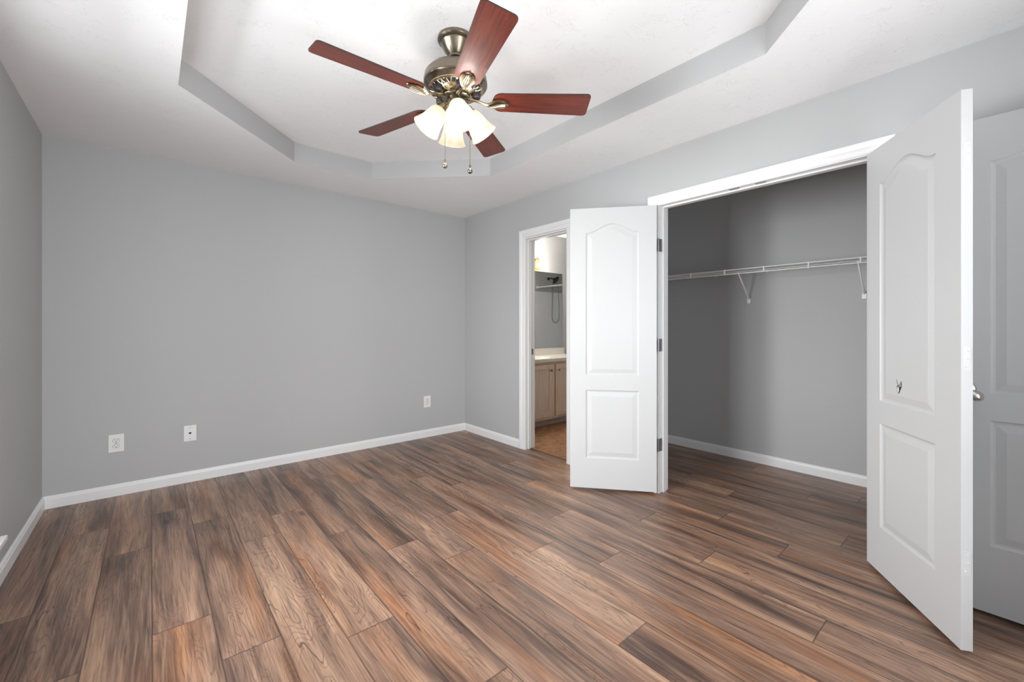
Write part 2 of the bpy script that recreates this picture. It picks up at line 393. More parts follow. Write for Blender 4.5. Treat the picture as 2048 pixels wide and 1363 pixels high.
# walls
struct('wall_north', B((WX-.12, EX+TH/2, NY, NY+.12, -.01, CZ+.01)), WALL)
struct('wall_west', B((WX-.12, WX, SY-.12, WY0, -.01, CZ+.01), (WX-.12, WX, WY1, NY+.0, -.01, CZ+.01), (WX-.12, WX, WY0, WY1, -.01, WZ0-.02), (WX-.12, WX, WY0, WY1, WZ1, CZ+.01)), WALL)
SX0, SX1, SZ0, SZ1 = -.38, 1.86, .22, 2.16          # wide unseen window behind the camera, added to let daylight in
struct('wall_south', B((WX, SX0, SY-.12, SY, -.01, CZ+.01), (SX1, EX+TH, SY-.12, SY, -.01, CZ+.01), (SX0, SX1, SY-.12, SY, -.01, SZ0), (SX0, SX1, SY-.12, SY, SZ1, CZ+.01)), WALL)
struct('wall_east', B((EX, EX2, SY, CO0, -.01, CZ+.01), (EX, EX2, CO1, BO0, -.01, CZ+.01), (EX, EX2, BO1, NY, -.01, CZ+.01), (EX, EX2, CO0, CO1, DZ, CZ+.01), (EX, EX2, BO0, BO1, 2.044, CZ+.01)), WALL)
struct('wall_closet_back', B((CBX, CBX+.1, CY0-.1, CY1, -.01, CZ+.01)), WALL)
struct('wall_closet_left', B((EX2, CBX+.1, CY1, BY0, -.01, CZ+.01)), WALL)
struct('wall_closet_right', B((EX2, CBX, CY0-.1, CY0, -.01, CZ+.01)), WALL)
struct('wall_bathroom_north', B((EX+TH/2, BX1+.1, NY, NY+.12, -.01, CZ+.01)), WALL)
struct('wall_bathroom_south', B((CBX+.1, BX1+.1, BY0-.1, BY0, -.01, CZ+.01)), WALL)
struct('wall_bathroom_east', B((BX1, BX1+.1, BY0, NY, -.01, CZ+.01)), WALL)

# baseboards: a profile swept along the wall foot; points are wall face positions, room on the left of the path
def sweep2d(path, prof, m, name, closed=False, side=1):
    bm = bmesh.new(); P = [Vector(p) for p in path]; rows = []
    for i, p in enumerate(P):
        ds = []
        if i > 0: ds.append((P[i]-P[i-1]).normalized())
        if i < len(P)-1: ds.append((P[i+1]-P[i]).normalized())
        ns = [Vector((-d.y, d.x))*side for d in ds]
        n = ns[0] if len(ns) == 1 else (ns[0]+ns[1])/(1+ns[0].dot(ns[1]))
        rows.append([bm.verts.new((p.x+n.x*t, p.y+n.y*t, z)) for t, z in prof])
    for a, b in zip(rows, rows[1:]):
        for k in range(len(prof)-1): bm.faces.new((a[k], a[k+1], b[k+1], b[k]))
    bm.faces.new(rows[0]); bm.faces.new(rows[-1])
    return struct(name, bm, m)
BP = [(0, 0), (.014, 0), (.014, .058), (.011, .064), (.010, .070), (.006, .078), (.004, .081), (0, .081)]
sweep2d([(WX, SY+.02), (WX, NY-.0)], BP, TRIM, 'baseboard_west', side=-1)
sweep2d([(WX, NY), (EX, NY)], BP, TRIM, 'baseboard_north', side=-1)
sweep2d([(EX, NY), (EX, BO1+.072)], BP, TRIM, 'baseboard_east', side=-1)
sweep2d([(EX, BO0-.072), (EX, CO1+.072)], BP, TRIM, 'baseboard_east.001', side=-1)
sweep2d([(EX, CO0-.072), (EX, SY)], BP, TRIM, 'baseboard_east.002', side=-1)
sweep2d([(EX2, CY1), (CBX, CY1), (CBX, CY0), (EX2, CY0)], BP, TRIM, 'baseboard_closet', side=-1)

# door casings and jambs
CP = [(0, 0), (0, .009), (.006, .012), (.012, .0125), (.026, .010), (.034, .015), (.050, .018), (.060, .017), (.062, .012), (.062, 0)]
def casing(y0, y1, zt, w, x, name, s=-1):
    """prof (distance out from the opening, protrusion) along a U path"""
    k = w/.062; bm = bmesh.new(); rows = []
    for (y, z, dy, dz) in ((y1, 0, 1, 0), (y1, zt, 1, 1), (y0, zt, -1, 1), (y0, 0, -1, 0)):
        rows.append([bm.verts.new((x+s*h, y+dy*(t*k), z+dz*(t*k))) for t, h in CP])
    for a, b in zip(rows, rows[1:]):
        for i in range(len(CP)-1): bm.faces.new((a[i], a[i+1], b[i+1], b[i]))
        bm.faces.new((a[-1], a[0], b[0], b[-1]))
    bm.faces.new(rows[0]); bm.faces.new(rows[-1])
    return struct(name, bm, TRIM)
def jamb(y0, y1, zt, name, stop):
    t = .012
    bs = [(EX-.002, EX2+.002, y1-.0, y1+.001, 0, zt)]
    bm = bmesh.new()
    a, b = EX-.004, EX2+.004
    box(bm, a, b, y1-t, y1, 0, zt); box(bm, a, b, y0, y0+t, 0, zt); box(bm, a, b, y0+t, y1-t, zt-t, zt)
    s0, s1 = stop
    box(bm, s0, s1, y1-t-.011, y1-t, 0, zt-t); box(bm, s0, s1, y0+t, y0+t+.011, 0, zt-t); box(bm, s0, s1, y0+t+.011, y1-t-.011, zt-t-.011, zt-t)
    return struct(name, bm, TRIM, bevel=.0015)
casing(CO0-.006, CO1+.006, DZ-.006, .066, EX, 'trim_1')
jamb(CO0, CO1, DZ, 'trim_2', (EX+.040, EX+.075))
casing(BO0+.004, BO1-.004, 2.046, .074, EX, 'trim_3')
jb = jamb(BO0, BO1, 2.044, 'trim_4', (EX+.030, EX+.066))
o = link('strike_plate', B((EX+.070, EX+.098, BO1-.0138, BO1-.0118, .915, .972), ), STEEL, jb); o['label'] = 'steel strike plate'
jc = bpy.data.objects['trim_2']
for yy in (1.125, .975):
    o = link('catch_plate', B((EX+.006, EX+.034, yy-.028, yy+.028, DZ-.0140, DZ-.0118)), STEEL, jc); o['label'] = 'dull steel catch plate under the header'

# ------------------------------------------------------------------ moulded doors
def door_mesh(w, h, th, panels, inset=.048):
    """leaf lying in local x (0..w), y thickness (0..th), z 0..h ; both faces moulded"""
    bm = bmesh.new(); NT = 24
    def top(x0, x1, z1, rise, d):
        pts = []
        for i in range(NT+1):
            s = i/NT; x = x0+d+(x1-x0-2*d)*s
            q = 0
            if rise:
                t = abs(2*s-1)
                q = .5*(1+math.cos(PI*min(1, t/.92)))
                q = q**.85
            pts.append((x, z1-d+rise*q))
        return pts
    def loop(p, d):
        x0, x1, z0, z1, rise = p
        return top(x0, x1, z1, rise, d)+[(x1-d, z0+d), (x0+d, z0+d)]
    steps = [(0, 0), (.003, .0035), (.009, .0065), (.016, .0070), (.021, .0060), (.040, .0022), (.045, .0012)]
    for face in (0, 1):
        def V(x, z, dep): return bm.verts.new((x, dep if face == 0 else th-dep, z))
        px0, px1 = panels[0][0], panels[0][1]
        zs = 0
        # stiles
        for a, b in ((0, px0), (px1, w)):
            bm.faces.new([V(a, 0, 0), V(b, 0, 0), V(b, h, 0), V(a, h, 0)])
        ps = sorted(panels, key=lambda p: p[2]); z = 0
        for i, p in enumerate(ps):
            bm.faces.new([V(px0, z, 0), V(px1, z, 0), V(px1, p[2], 0), V(px0, p[2], 0)])
            nz = ps[i+1][2] if i+1 < len(ps) else h
            if p[4]:
                tp = top(p[0], p[1], p[3], p[4], 0)
                for (a, za), (b, zb) in zip(tp, tp[1:]): bm.faces.new([V(a, za, 0), V(b, zb, 0), V(b, nz, 0), V(a, nz, 0)])
            else: bm.faces.new([V(px0, p[3], 0), V(px1, p[3], 0), V(px1, nz, 0), V(px0, nz, 0)]) if i+1 == len(ps) else None
            z = p[3] if not p[4] else nz
            prev = None
            for d, dep in steps:
                ring = [V(x, zz, dep) for x, zz in loop(p, d)]
                if prev:
                    n = len(ring)
                    for k in range(n): bm.faces.new((prev[k], prev[(k+1) % n], ring[(k+1) % n], ring[k]))
                prev = ring
            # field
            T_, r2, l2 = prev[:NT+1], prev[NT+1], prev[NT+2]
            bm.faces.new(prev)
    for x in (0, w):
        bm.faces.new([bm.verts.new(q) for q in ((x, 0, 0), (x, th, 0), (x, th, h), (x, 0, h))])
    for z in (0, h):
        bm.faces.new([bm.verts.new(q) for q in ((0, 0, z), (w, 0, z), (w, th, z), (0, th, z))])
    return bm
def leaf(name, hinge, d, th_dir, w, h, panels, th=.035):
    """hinge: corner on the visible face; d: direction of width; th_dir: direction of thickness away from the viewer"""
    d = Vector(d).normalized(); t = Vector(th_dir).normalized()
    o = link(name, door_mesh(w, h, th, panels), DOOR, bevel=.001)
    M = Matrix(((d.x, t.x, 0, hinge[0]), (d.y, t.y, 0, hinge[1]), (0, 0, 1, .018), (0, 0, 0, 1)))
    o.matrix_world = M; o['kind'] = 'structure'
    return o
CPAN = [(.120, .494, .217, .712, 0), (.120, .494, .818, 1.852, .062)]
dl = Vector((-.385, .470)).normalized()
door1 = leaf('door_1', (2.727, 1.626), dl, (dl.y, -dl.x), .607, 2.03, CPAN)
tag(door1, 'narrow white two-panel closet door folded back beside the bathroom doorway', 'door')
dr = (Vector((2.238, .1185))-Vector((2.736, .470))).normalized()
door2 = leaf('door_2', (2.736, .470), dr, (-dr.y, dr.x), .610, 2.03, [(.110, .480, .217, .712, 0), (.110, .480, .818, 1.852, .062)])
tag(door2, 'tall white closet door in the foreground with a butterfly mark on it', 'door')
door3 = leaf('door_3', (2.615, .172), (0, -1), (1, 0), .76, 2.03, [(.115, .645, .275, .788, 0), (.115, .645, .895, 1.848, .07)])
tag(door3, 'shaded white entry door with nickel handle behind the foreground closet door', 'door')
# hinges of the left leaf, on the closet jamb
for z0, z1 in ((1.725, 1.815), (1.012, 1.102), (.300, .390)):
    hb = B((EX+.0005, EX+.034, CO1-.0145, CO1-.0118, z0, z1))
    lathe(hb, [(0, 0), (.006, 0), (.006, z1-z0), (0, z1-z0)], 12, Matrix.Translation((EX-.008, CO1-.010, z0)))
    o = link('hinge', hb, STEEL); o.parent = door1; o.matrix_parent_inverse = door1.matrix_world.inverted(); o['label'] = 'dull steel hinge'
# painted-over hinge leaves and screw heads on the free edge of the right leaf
PAINTED = mat('lumpy overpainted metal', (.57, .57, .57), .38); bump(PAINTED, 70, .5, .002, 3)
for zc in (1.795, 1.055, .315):
    hb = B((.6095, .6115, .006, .029, zc-.044, zc+.044))
    for dz in (-.028, .002, .030):
        lathe(hb, [(0, .0022), (.003, .0018), (.0042, 0)], 10, axis_matrix((.6113, .017+(.004 if dz > 0 else -.003), zc+dz), (1, 0, 0)))
    o = link('hinge', hb, PAINTED, door2, bevel=.0008); o['label'] = 'painted-over hinge plate'
# butterfly shaped mark
def flat(pts, y0, y1, bm, mi=0):
    a = [bm.verts.new((x, y0, z)) for x, z in pts]; b = [bm.verts.new((x, y1, z)) for x, z in pts]
    bm.faces.new(a).material_index = mi; bm.faces.new(b).material_index = mi
    for i in range(len(pts)): bm.faces.new((a[i], a[(i+1) % len(pts)], b[(i+1) % len(pts)], b[i])).material_index = mi
bm = bmesh.new(); bx, bz = .247, .902
def bf(pts, y0, y1, mi): flat([(bx+x*.001, bz+z*.001) for x, z in pts], y0, y1, bm, mi)
bf([(2, 8), (14, 20), (22, 30), (26, 14), (24, 2), (20, -3), (8, 1)], -.0004, .001, 0)
bf([(4, 7), (14, 17), (20, 25), (23, 13), (21, 3), (9, 3)], -.0008, .001, 1)
bf([(-10, 4), (0, 8), (8, 2), (20, -4), (16, -12), (12, -14), (14, -22), (8, -22), (5, -28), (0, -29), (-5, -22), (-8, -8)], -.0004, .001, 0)
bf([(-4, 2), (1, 3), (6, -4), (6, -16), (2, -26), (-2, -22), (-5, -10)], -.0008, .001, 2)
tube(bm, [(bx+x*.001, -.0006, bz+z*.001) for x, z in ((1, 7), (-6, 18), (-13, 32))], .0008, 6, 0)
o = link('butterfly_sticker', bm, [mat('black ink', (.012, .012, .012), .6), mat('grey wing', (.28, .28, .28), .6), mat('white wing', (.72, .72, .72), .5)], door2)
# sits proud of the recessed panel field, whose face lies 1.2 mm in
o.location.y = .0012; o['label'] = 'small black and grey butterfly mark'
# entry door knob
hb = bmesh.new(); kx, kz = .046, .912
M = axis_matrix((kx, 0, kz), (0, -1, 0))
lathe(hb, [(0, 0), (.033, 0), (.033, .004), (.029, .009), (.016, .012), (.0115, .016), (.0115, .030), (0, .030)], 32, M)
o = link('rose', hb, CHROME, None, smooth=True)
hb = T([(kx, -.012, kz), (kx, -.038, kz), (kx+.006, -.052, kz-.008), (kx+.020, -.056, kz-.018), (kx+.034, -.055, kz-.023), (kx+.045, -.053, kz-.024), (kx+.052, -.052, kz-.024), (kx+.055, -.052, kz-.024)],
       [.011, .0115, .016, .0205, .0215, .019, .013, .005], seg=24)
kn = link('door_handle', hb, CHROME, door3, smooth=True); o.parent = kn; kn['label'] = 'satin nickel egg-shaped door handle'

# ------------------------------------------------------------------ windows
def window(name, a0, a1, z0, z1, face, axis, sgn):
    """axis 'x': wall plane x=face, opening along y.  sgn = direction out of the room"""
    def bb(bm, a, b, o0, o1, za, zb):
        lo, hi = sorted((face+sgn*o0, face+sgn*o1))
        if axis == 'x': box(bm, lo, hi, a, b, za, zb)
        else: box(bm, a, b, lo, hi, za, zb)
    bm = bmesh.new()
    bb(bm, a0, a0+.04, .04, .11, z0, z1); bb(bm, a1-.04, a1, .04, .11, z0, z1)
    bb(bm, a0+.04, a1-.04, .04, .11, z0, z0+.045); bb(bm, a0+.04, a1-.04, .04, .11, z1-.045, z1)
    w = struct(name, bm, TRIM)
    zm = (z0+z1)/2; am = (a0+a1)/2
    for (za, zb, o0) in ((z0+.045, zm+.02, .052), (zm-.02, z1-.045, .082)):
        bm = bmesh.new()
        for lo, hi in ((a0+.04, am), (am, a1-.04)):
            bb(bm, lo, lo+.035, o0, o0+.026, za, zb); bb(bm, hi-.035, hi, o0, o0+.026, za, zb)
            bb(bm, lo+.035, hi-.035, o0, o0+.026, za, za+.035); bb(bm, lo+.035, hi-.035, o0, o0+.026, zb-.035, zb)
        s = link('sash', bm, TRIM, w)
        bm = bmesh.new()
        for lo, hi in ((a0+.04, am), (am, a1-.04)): bb(bm, lo+.033, hi-.033, o0+.011, o0+.015, za+.033, zb-.033)
        link('pane', bm, GLASS, s)
    # casing, stool and apron
    bm = bmesh.new()
    bb(bm, a0-.06, a0, -.016, 0, z0, z1); bb(bm, a1, a1+.06, -.016, 0, z0, z1); bb(bm, a0-.06, a1+.06, -.016, 0, z1, z1+.06)
    link('casing', bm, TRIM, w, bevel=.002)
    bm = bmesh.new(); bb(bm, a0-.063, a1+.063, -.083, 0, z0-.022, z0); bb(bm, a0, a1, 0, .05, z0-.022, z0)
    link('sill', bm, TRIM, w, bevel=.003)
    bm = bmesh.new(); bb(bm, a0-.05, a1+.05, -.014, 0, z0-.08, z0-.022); link('apron', bm, TRIM, w)
    return w
window('window_1', WY0, WY1, WZ0, WZ1, WX, 'x', -1)
window('added_window', SX0, SX1, SZ0, SZ1, SY, 'y', -1)  # unseen, added as an entry for daylight

# ------------------------------------------------------------------ wall plates on the back wall
def plate(name, x, z, w, h, label, cat, group=None):
    r = empty(name, (x, NY, z)); tag(r, label, cat, group)
    link('cover_plate', B((-w/2, w/2, -.006, 0, -h/2, h/2)), PLATE, r, bevel=.0025)
    return r
def duplex(r, s=1):
    for dz in (.019, -.019):
        bm = bmesh.new()
        pts = [(.017*math.cos(a), max(-.0125, min(.0125, .0165*math.sin(a)))) for a in [2*PI*i/28 for i in range(28)]]
        flat([(x*s, dz+z) for x, z in pts], -.0075, -.005, bm)
        rc = link('receptacle', bm, PLATE, r, bevel=.0004)
        bm = bmesh.new()
        box(bm, -.0078, -.0056, -.0079, -.0070, dz+.000, dz+.0085); box(bm, .0056, .0078, -.0079, -.0070, dz+.001, dz+.0080)
        lathe(bm, [(0, 0), (.0028, 0), (.0028, .001), (0, .001)], 12, axis_matrix((0, -.0069, dz-.0065), (0, -1, 0)))
        link('slot', bm, SLOT, rc)
    bm = bmesh.new(); 
    for dz in (.019, -.019):                           # dark gap round each receptacle
        pts = [(.0186*math.cos(a), max(-.0140, min(.0140, .0180*math.sin(a)))) for a in [2*PI*i/28 for i in range(28)]]
        flat([(x*s, dz+z) for x, z in pts], -.0064, -.0055, bm)
    link('receptacle_gap', bm, mat('grey gap', (.2, .2, .2), .7), r)
    link('screw', L([(0, .0022), (.003, .0016), (.0036, 0)], 12, axis_matrix((0, -.006, 0), (0, -1, 0))), STEEL, r)
p1 = plate('wall_outlet', -.183, .369, .082, .123, 'wide white duplex outlet low on the back wall, nearest the left corner', 'outlet'); duplex(p1)
p2 = plate('phone_jack', .232, .372, .078, .120, 'white phone jack plate on the back wall, between the two outlets', 'wall jack')
link('jack_socket', B((-.008, .008, -.0066, -.0058, -.001, .008), (-.005, .005, -.0066, -.0058, -.006, .0)), SLOT, p2)
for dz in (.042, -.042): link('screw', L([(0, .0022), (.0025, .0016), (.0032, 0)], 12, axis_matrix((0, -.006, dz), (0, -1, 0))), STEEL, p2)
p3 = plate('wall_outlet', 2.275, .381, .082, .122, 'white outlet on the back wall, nearest the corner by the bathroom', 'outlet'); duplex(p3)

# ------------------------------------------------------------------ ceiling fan
FX, FY = 1.13, 1.75
fan = empty('ceiling_fan', (FX, FY, TZ)); tag(fan, 'five-blade mahogany and brass ceiling fan with four lit glass shades', 'ceiling fan')
def zf(z): return z-TZ
link('canopy', L([(0, 0), (.086, 0), (.087, -.006), (.087, -.014), (.081, -.021), (.073, -.025), (.073, -.029), (.069, -.034), (.056, -.060), (.040, -.080), (.034, -.086), (.034, -.094), (.028, -.098), (0, -.098)], 48), BRASS, fan, smooth=True)
link('downrod_collar', L([(0, -.096), (.026, -.096), (.026, -.135), (.031, -.138), (.031, -.150), (0, -.150)], 32), DARK, fan, smooth=True)
mh = link('motor_housing', L([(0, -.142), (.045, -.143), (.095, -.150), (.130, -.163), (.147, -.182), (.150, -.192), (.150, -.204), (.153, -.208), (.153, -.224), (.150, -.229), (.144, -.232), (.128, -.250), (.118, -.254)], 64), BRASS, fan, smooth=True)
mv = link('vent_bowl', L([(.128, -.247), (.100, -.262), (.066, -.276), (.060, -.290), (0, -.290)], 48), DARK, mh, smooth=True)
bm = bmesh.new()
n = 30
for i in range(n):                                   # pierced lower bowl: leaf-shaped ribs
    a = 2*PI*i/n; a2 = a+PI/n*1.0
    P = lambda r, z, t: Vector((r*math.cos(t), r*math.sin(t), z))
    tube(bm, [P(.126, -.2515, a), P(.112, -.260, a+.03), P(.096, -.2655, a2)], .0022, 6)
    tube(bm, [P(.126, -.2515, a+2*PI/n), P(.112, -.260, a+2*PI/n-.03), P(.096, -.2655, a2)], .0022, 6)
lathe(bm, [(.100, -.2620), (.098, -.2670), (.080, -.2740), (.066, -.2780), (.066, -.2755), (.080, -.2710)], 48)
lathe(bm, [(.131, -.246), (.131, -.2510), (.124, -.2560), (.121, -.2530)], 48)
link('vent_grille', bm, BRASSL, mh, smooth=True)
link('flywheel', L([(0, -.270), (.066, -.270), (.070, -.276), (.070, -.287), (.062, -.292), (0, -.292)], 40), BRASS, fan, smooth=True)
BA = [math.radians(34.8+72*k) for k in range(5)]
BZ = zf(2.283)
def blade_bm():
    bm = bmesh.new(); pts = []
    r0, r1 = .178, .652
    def arc(cx, cy, r, a0, a1, n=6): return [(cx+r*math.cos(math.radians(a0+(a1-a0)*i/n)), cy+r*math.sin(math.radians(a0+(a1-a0)*i/n))) for i in range(n+1)]
    w0, w1 = .060, .072
    pts += arc(r1-.020, w1-.020, .020, 90, 0); pts += arc(r1-.020, -w1+.020, .020, 0, -90)
    pts += [(r0+.075, -w0)]; pts += arc(r0+.045, -w0+.040, .040, -90, -150, 5); pts += [(r0, -.012), (r0, .012)]
    pts += arc(r0+.045, w0-.040, .040, 150, 90, 5); pts += [(r0+.075, w0)]
    a = [bm.verts.new((x, y, -.003)) for x, y in pts]; b = [bm.verts.new((x, y, .003)) for x, y in pts]
    bm.faces.new(a); bm.faces.new(b)
    for i in range(len(pts)): bm.faces.new((a[i], a[(i+1) % len(pts)], b[(i+1) % len(pts)], b[i])).material_index = 1
    bmesh.ops.rotate(bm, verts=bm.verts, cent=(0, 0, 0), matrix=Matrix.Rotation(math.radians(PITCH), 3, 'X'))
    return bm
PITCH = -12
def iron_bm():
    bm = bmesh.new()
    # cast arm: flat ribbon of varying width, rising and dipping
    st = [(.052, 2.293, .013), (.080, 2.290, .012), (.110, 2.284, .010), (.135, 2.274, .010), (.155, 2.267, .012), (.172, 2.268, .020), (.190, 2.271, .029), (.212, 2.273, .033), (.236, 2.274, .028), (.252, 2.275, .016), (.258, 2.276, .005)]
    rows = []
    for r, z, w in st:
        tilt = math.tan(math.radians(PITCH))*min(1, max(0, (r-.14)/.05)); zz = zf(z)
        row = []
        for t in (-1, -.6, 0, .6, 1):
            crown = -.006*(1-t*t)
            row.append(bm.verts.new((r, w*t, zz+w*t*tilt+crown+.001)))
        for t in (1, 0, -1): row.append(bm.verts.new((r, w*t*.9, zz+w*t*tilt+.004)))
        rows.append(row)
    for a, b in zip(rows, rows[1:]):
        for i in range(8): bm.faces.new((a[i], a[(i+1) % 8], b[(i+1) % 8], b[i]))
    bm.faces.new(rows[0]); bm.faces.new(rows[-1])
    # relief rays on the plate
    for t in (-.7, -.35, 0, .35, .7):
        tube(bm, [(.160, .008*t, zf(2.259)), (.205, .026*t, zf(2.2655)+.026*t*.2), (.240, .024*t, zf(2.2675)+.024*t*.2)], [.002, .003, .0015], 6)
    return bm
def pad_bm():
    return L([(0, zf(2.325)), (.018, zf(2.325)), (.021, zf(2.321)), (.021, zf(2.303)), (.017, zf(2.298)), (0, zf(2.298))], 24, Matrix.Translation((.100, 0, 0)))
bl0 = link('blade', blade_bm(), [BLADE, BEDGE], fan, bevel=0)
ir0 = link('blade_bracket', iron_bm(), BRASSL, bl0, smooth=True)
pd0 = link('rubber_mount', pad_bm(), RUBBER, bl0, smooth=True)
ir0.location.z = 0
bl0.location.z = 0
# the blade itself sits at BZ; its bracket and mount were drawn in fan space, so shift them back
bl0.location.z = BZ; ir0.location.z = -BZ; pd0.location.z = -BZ
bl0.rotation_euler.z = BA[0]
for a in BA[1:]:
    c = bl0.copy(); C.objects.link(c); c.parent = fan; c.rotation_euler.z = a
    for ch in (ir0, pd0):
        d = ch.copy(); C.objects.link(d); d.parent = c
link('switch_housing', L([(0, -.288), (.041, -.288), (.042, -.294), (.042, -.326), (.046, -.330), (.046, -.336), (0, -.336)], 40), BRASS, fan, smooth=True)
lk_ = link('light_fitter', L([(0, -.334), (.050, -.334), (.056, -.342), (.056, -.356), (.048, -.372), (.030, -.386), (.014, -.392), (.010, -.402), (0, -.405)], 40), BRASSL, fan, smooth=True)
# four shades: directions measured as (lateral, depth) from the camera axis
Fv = Vector((math.sin(YAW), math.cos(YAW), 0)); Rv = Vector((math.cos(YAW), -math.sin(YAW), 0))
for i, (la, de) in enumerate(((.03, -.11), (.11, .03), (-.03, .11), (-.11, -.03))):
    h = (Rv*la+Fv*de).normalized()
    p0 = h*.062+Vector((0, 0, zf(2.243))); p1 = h*.140+Vector((0, 0, zf(2.136))); ax = (p1-p0).normalized(); ln = (p1-p0).length
    arm = bmesh.new(); tube(arm, [h*.035+Vector((0, 0, zf(2.232))), h*.055+Vector((0, 0, zf(2.248))), p0-ax*.012], .009, 10)
    lathe(arm, [(0, -.020), (.018, -.020), (.024, -.010), (.026, .006), (.030, .012), (.030, .020), (0, .020)], 28, axis_matrix(p0, ax))
    a_o = link('lamp_arm', arm, BRASSL, fan, smooth=True)
    k = ln/.132
    prof = [(.026, .012), (.034, .018), (.043, .035), (.048, .060), (.052, .085), (.058, .108), (.066, .128), (.070, .134)]
    ii = [(r-.003, z) for r, z in reversed(prof)]
    bm = bmesh.new(); Mx = axis_matrix(p0, ax)
    lathe(bm, [(r, z*k) for r, z in prof]+[(ii[0][0], ii[0][1]*k)], 40, Mx, 0); lathe(bm, [(r, z*k) for r, z in ii], 40, Mx, 1)
    sh = link('lamp_shade', bm, [SHADE, SHADEIN], fan, smooth=True)
    bb_ = bmesh.new(); lathe(bb_, [(0, .020), (.013, .022), (.014, .040), (.024, .060), (.029, .078), (.027, .094), (.018, .105), (0, .110)], 24, Mx)
    bu = link('bulb', bb_, BULB, sh, smooth=True); bu.visible_shadow = True
    l = bpy.data.lights.new('fan_bulb_light', 'POINT'); l.energy = 11; l.color = (1, .965, .92); l.shadow_soft_size = .028
    lo = bpy.data.objects.new('fan_bulb_light', l); C.objects.link(lo); lo.location = Vector((FX, FY, TZ))+p0+ax*(ln*.60)
# pull chains
for (px, zb, dep) in ((890.0, 1.957, -.035), (940.0, 1.955, .03)):
    t = 2.065+dep; q = Rv*((px-1024)/850*t)+Fv*t - Vector((FX, FY, 0))
    cb = bmesh.new()
    tube(cb, [(q.x, q.y, zf(2.215)), (q.x, q.y, zb-TZ+.03)], .0012, 6)
    ztop, zbot = 2.215, zb+.03
    for s in range(int((ztop-zbot)/.006)):
        z = zf(ztop)-s*.006
        lathe(cb, [(0, .0018), (.0018, 0), (0, -.0018)], 6, Matrix.Translation((q.x, q.y, z)))
    tube(cb, [(q.x*.5, q.y*.5, zf(2.213)), (q.x, q.y, zf(2.215))], .004, 8)
    ch = link('pull_chain', cb, BRASSL, fan)
    fb = L([(0, .030), (.0045, .030), (.0055, .024), (.0035, .019), (.0042, .014), (.0095, .009), (.0128, 0), (.0112, -.007), (.006, -.0115), (0, -.013)], 20, Matrix.Translation((q.x, q.y, zb-TZ)))
    link('chain_knob', fb, BRASS if px > 900 else BRASSL, ch, smooth=True)

# ------------------------------------------------------------------ closet wire shelf
SHX0, SHX1, SHZ = 3.742, CBX-.004, 1.668
shelf = empty('wire_shelf', (SHX0, CY0, SHZ)); tag(shelf, 'white wire shelf spanning the back wall of the open closet', 'shelf')
def sp(x, y, z): return (x-SHX0, y-CY0, z-SHZ)
bm = bmesh.new()
for x, z in ((SHX0, SHZ), (SHX1, SHZ), ((SHX0+SHX1)/2, SHZ-.004)): tube(bm, [sp(x, CY0+.003, z), sp(x, CY1-.003, z)], .0042, 8)
tube(bm, [sp(SHX0-.004, CY0+.003, SHZ-.036), sp(SHX0-.004, CY1-.003, SHZ-.036)], .0045, 8)
link('rail', bm, WIRE, shelf, smooth=True)
bm = bmesh.new(); y = CY0+.02
while y < CY1-.01:
    tube(bm, [sp(SHX0, y, SHZ+.003), sp(SHX1, y, SHZ+.003)], .0017, 5, cap=False); y += .0145
w_ = link('cross_wires', bm, WIRE, shelf); w_['kind'] = 'stuff'
for yy in (.375, .675, .980, 1.284, 1.588, 1.889, 2.19):
    link('lip_tie', T([sp(SHX0-.006, yy, SHZ-.040), sp(SHX0-.004, yy, SHZ+.005)], .0062, 8), WIRE, shelf)
for yf, yw in ((1.480, 1.507), (.690, .708)):
    bm = bmesh.new(); tube(bm, [sp(SHX0+.006, yf, SHZ-.020), sp(SHX0+.012, yf, SHZ-.040), sp(CBX-.012, yw, 1.43), sp(CBX-.008, yw, 1.415)], [.006, .006, .006, .006], 8)
    br = link('support_brace', bm, WIRE, shelf, smooth=True)
    link('brace_foot', B((CBX-.016-SHX0, CBX-SHX0, yw-.014-CY0, yw+.014-CY0, 1.395-SHZ, 1.435-SHZ)), WIRE, br, bevel=.002)
for yy in (.40, 1.06, 1.36, 1.80):
    link('wall_clip', B((SHX1-.010-SHX0, CBX-SHX0, yy-.006-CY0, yy+.006-CY0, -.010, .008)), WIRE, shelf)

